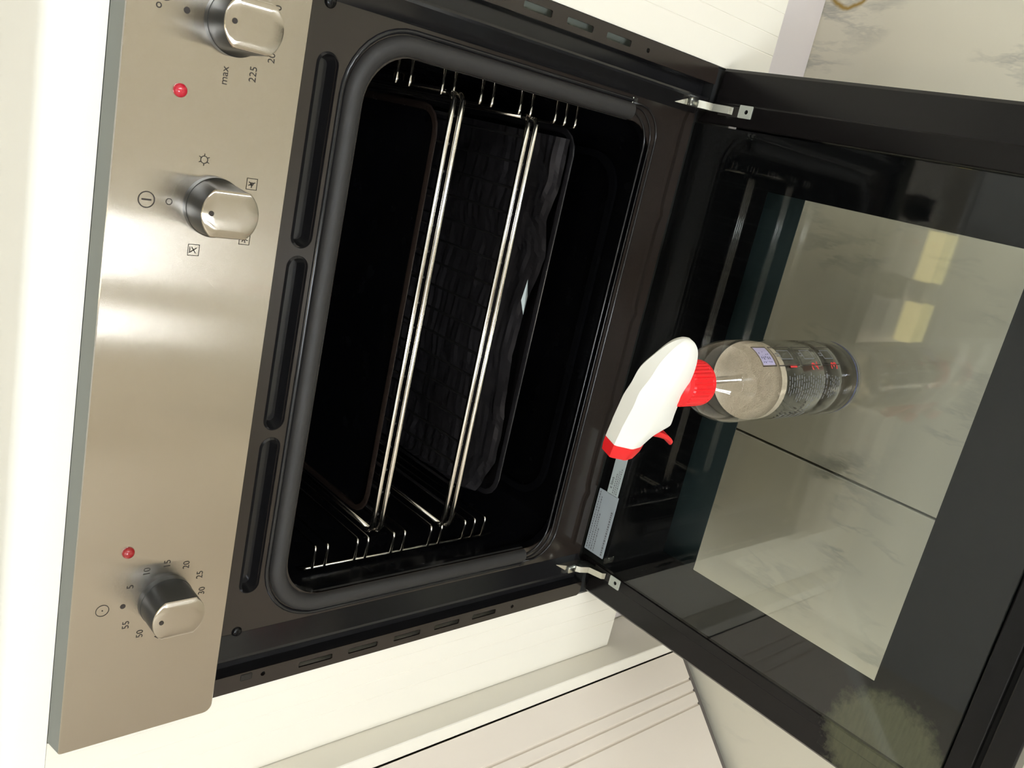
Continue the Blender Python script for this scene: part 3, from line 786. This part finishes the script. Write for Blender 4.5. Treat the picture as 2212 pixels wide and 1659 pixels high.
# ------------------------------------------------------------------ spray bottle on the door glass
BC = Vector((.046, -.209, DZ+.0003))
bot = empty('spray_bottle', BC, 'clear plastic spray bottle with white and red trigger head standing on the oven door', 'bottle')
C0 = (0, 0, 0)
q = bmesh.new()
prof = [(.0001, .004), (.018, .0035), (.026, .0008), (.0292, .0003), (.0312, .0025), (.0322, .007), (.0325, .012), (.0325, .0385), (.0306, .0398), (.0306, .0412), (.0325, .0430), (.0325, .0670), (.0306, .0685), (.0306, .0702), (.0325, .0720), (.0325, .155), (.0322, .166), (.0310, .175), (.0285, .184), (.0245, .1915), (.0195, .1975), (.0155, .2015), (.0135, .2045), (.0135, .214)]
lathe(q, prof, C0, 64); finish('bottle_body', q, PLASTIC, bot, True, 60)
q = bmesh.new()
lathe(q, [(.0001, .0048), (.025, .0042), (.0300, .0035), (.0312, .009), (.0314, .012), (.0314, .1295), (.0001, .1295)], C0, 64); finish('liquid', q, LIQUID, bot, True, 60)
q = bmesh.new()
rnd = random.Random(3)
lathe(q, [(.0001, .1297), (.0313, .1297), (.0315, .133), (.0314, .1375), (.0298, .1362), (.025, .1355), (.018, .1362), (.010, .1352), (.0001, .1358)], C0, 48); 
finish('foam', q, FOAM, bot, True, 60)
q = bmesh.new(); tube(q, [(0, 0, .212), (.001, .002, .15), (.006, .010, .06), (.012, .018, .012)], .0028, 10); finish('dip_tube', q, TUBEM, bot, True)
# printed label wrapped round the body
RL = .0328
def wrap(a0, z0): return lambda u, v: Vector((RL*math.cos(a0+u/RL), RL*math.sin(a0+u/RL), z0+v))
def wbar(bm, a0, a1, z0, z1, mi):
    n = max(1, int(abs(a1-a0)/6)); 
    L = [(math.radians(a0+(a1-a0)*k/n)) for k in range(n+1)]
    A = [bm.verts.new((RL*math.cos(a), RL*math.sin(a), z0)) for a in L]; B = [bm.verts.new((RL*math.cos(a), RL*math.sin(a), z1)) for a in L]
    for i in range(n): bm.faces.new((A[i], A[i+1], B[i+1], B[i])).material_index = mi
q = bmesh.new()
def frame(a0, a1, z0, z1, mi, w=.0007, da=1.1):
    wbar(q, a0, a1, z0, z0+w, mi); wbar(q, a0, a1, z1-w, z1, mi); wbar(q, a0, a0+da, z0, z1, mi); wbar(q, a1-da, a1, z0, z1, mi)
wbar(q, -49, -20, .1455, .1625, 2); frame(-51, -18, .1440, .1640, 0, .0008, 1.5)
for k in range(5): wbar(q, -46+rnd.uniform(0, 3), -27-rnd.uniform(0, 8), .1485+.0027*k, .1496+.0027*k, 1)
for z0, z1, s in ((.109, .1405, '1'), (.0755, .1055, '2'), (.0435, .0725, '3')):
    frame(-51, -18, z0, z1, 0, .0008, 1.6)
    frame(-41, -25, z0+.006, z1-.008, 3, .0008, 1.4); frame(-36, -30, z1-.008, z1-.003, 3, .0008, 1.4)
    add_flat(q, text_geo(s, .0150), wrap(math.radians(-52), z0+.0095), 4); add_flat(q, text_geo(s, .0150), (lambda w: (lambda u, v: w(u+.0006, v)))(wrap(math.radians(-52), z0+.0095)), 4)
for k in range(17):
    z = .1275 - .0037*k; a = -104+rnd.uniform(0, 6)+(10 if k < 4 else 0); end = -60-rnd.uniform(0, 10)
    while a < end:
        b_ = min(a+rnd.uniform(3, 9), end); wbar(q, a, b_, z, z+.0010, 3); a = b_+2.2
for k in range(6):
    z = .0625 - .0030*k; a = -100+rnd.uniform(0, 6); end = -66-rnd.uniform(0, 8)
    while a < end:
        b_ = min(a+rnd.uniform(3, 8), end); wbar(q, a, b_, z, z+.0009, 3); a = b_+2.2
add_flat(q, text_geo('unox', .0085), wrap(math.radians(-116), .0950), 0); add_flat(q, text_geo('classic', .0070), wrap(math.radians(-116), .0860), 3)
for k in range(5): wbar(q, -150, -126-rnd.uniform(0, 6), .110-.008*k, .1125-.008*k, 3)
wbar(q, -175, 5, .0135, .0160, 1); wbar(q, -175, 5, .0105, .0113, 3)
finish('label_print', q, [PRINT, BLUEPRINT, PURPLE, GREYPRINT, REDPRINT], bot)
# ribbed screw cap
q = bmesh.new()
def rib(r, z, a): return r + (.0005*(1 if math.sin(a*34) > 0 else -1) if .2075 < z < .2290 and r > .016 else 0)
lathe(q, [(.0138, .2040), (.0166, .2042), (.0172, .2050), (.0172, .2070), (.0168, .2078), (.0166, .2286), (.0160, .2300), (.0130, .2310), (.0110, .2340)], C0, 136, rfun=rib); finish('screw_cap', q, REDP, bot, True, 30)
# trigger head, lofted along its length
H = Vector((-.943, .333, 0)).normalized(); HN = Vector((-H.y, H.x, 0))
def hd(s, w, z): return H*s + HN*w + Vector((0, 0, z))
def cr(p, t):
    """Catmull-Rom through station tuples"""
    n = len(p)-1; k = min(int(t*n), n-1); f = t*n-k
    a, b, c, d = p[max(k-1, 0)], p[k], p[k+1], p[min(k+2, n)]
    return [.5*(2*b[i] + (c[i]-a[i])*f + (2*a[i]-5*b[i]+4*c[i]-d[i])*f*f + (3*b[i]-a[i]-3*c[i]+d[i])*f**3) for i in range(len(b))]
def loft(bm, st, mi=0, steps=0):
    if steps: st = [cr(st, k/steps) for k in range(steps+1)]
    rings = []
    for s, zb, zt, w, tw in st:
        h = zt-zb; m_ = .06
        sec = [(tw*w-.06*w, zt+.03*h), (tw*w+.05*w, zt-.02*h), (w*.97, zt-.40*h), (w, zt-.47*h), (w*.90, zb+.22*h), (w*.70, zb+.03*h), (w*.55, zb)]
        sec = [(-a, b) for a, b in reversed(sec)] + sec
        rings.append([bm.verts.new(hd(s, a, b)) for a, b in sec])
    for A, B in zip(rings, rings[1:]):
        for i in range(len(A)): bm.faces.new((A[i], A[(i+1) % len(A)], B[(i+1) % len(B)], B[i])).material_index = mi
    bm.faces.new(rings[0]); bm.faces.new(list(reversed(rings[-1])))
ST = [(-.0400, .2490, .2520, .0010, .4), (-.0385, .2440, .2570, .0045, .4), (-.0330, .2385, .2640, .0085, .4), (-.0230, .2340, .2700, .0118, .4), (-.0110, .2305, .2732, .0132, .5), (.0020, .2285, .2738, .0136, .42),
      (.0130, .2255, .2725, .0134, .5), (.0230, .2215, .2708, .0130, .5), (.0300, .2180, .2696, .0126, .5), (.0345, .2170, .2688, .0123, .5), (.0385, .2225, .2680, .0121, .5), (.0430, .2290, .2672, .0119, .5), (.0480, .2325, .2662, .0117, .5), (.0520, .2345, .2652, .0115, .5)]
q = bmesh.new(); loft(q, ST, 0, 52)
o = finish('spray_head', q, WHITEP, bot, True, 22)
q = bmesh.new()
loft(q, [(.0521, .2350, .2648, .0112, .5), (.0524, .2343, .2652, .0116, .5), (.0590, .2335, .2634, .0112, .5), (.0645, .2345, .2612, .0102, .5), (.0651, .2355, .2602, .0094, .5)])
tube(q, [hd(.0645, 0, .2475), hd(.0660, 0, .2475)], .0035, 12)
finish('nozzle', q, REDP, bot, True, 22)
q = bmesh.new(); pth = [(.0410, .2330, .0075), (.0445, .2240, .0072), (.0470, .2150, .0068), (.0500, .2065, .0065), (.0535, .1995, .0062), (.0570, .1940, .0056), (.0595, .1912, .0045)]
rings = []
for i, (s, z, w) in enumerate(pth):
    a = pth[max(0, i-1)]; b = pth[min(len(pth)-1, i+1)]
    t = Vector((b[0]-a[0], b[1]-a[1])).normalized(); nx_, nz_ = -t.y, t.x; th = .0028*(1-.08*i)
    rings.append([q.verts.new(hd(s+nx_*th*k, w*m_, z+nz_*th*k)) for k, m_ in ((1, -.8), (1, .8), (.3, 1), (-1, .9), (-1, -.9), (.3, -1))])
for A, B in zip(rings, rings[1:]):
    for i in range(6): q.faces.new((A[i], A[(i+1) % 6], B[(i+1) % 6], B[i]))
q.faces.new(rings[0]); q.faces.new(list(reversed(rings[-1])))
o = finish('trigger', q, REDP, bot, True, 50)
q = bmesh.new(); tube(q, [hd(.028, 0, .224), hd(.0435, 0, .2215)], .0042, 12); finish('pump_piston', q, WHITEP, bot, True, 40)
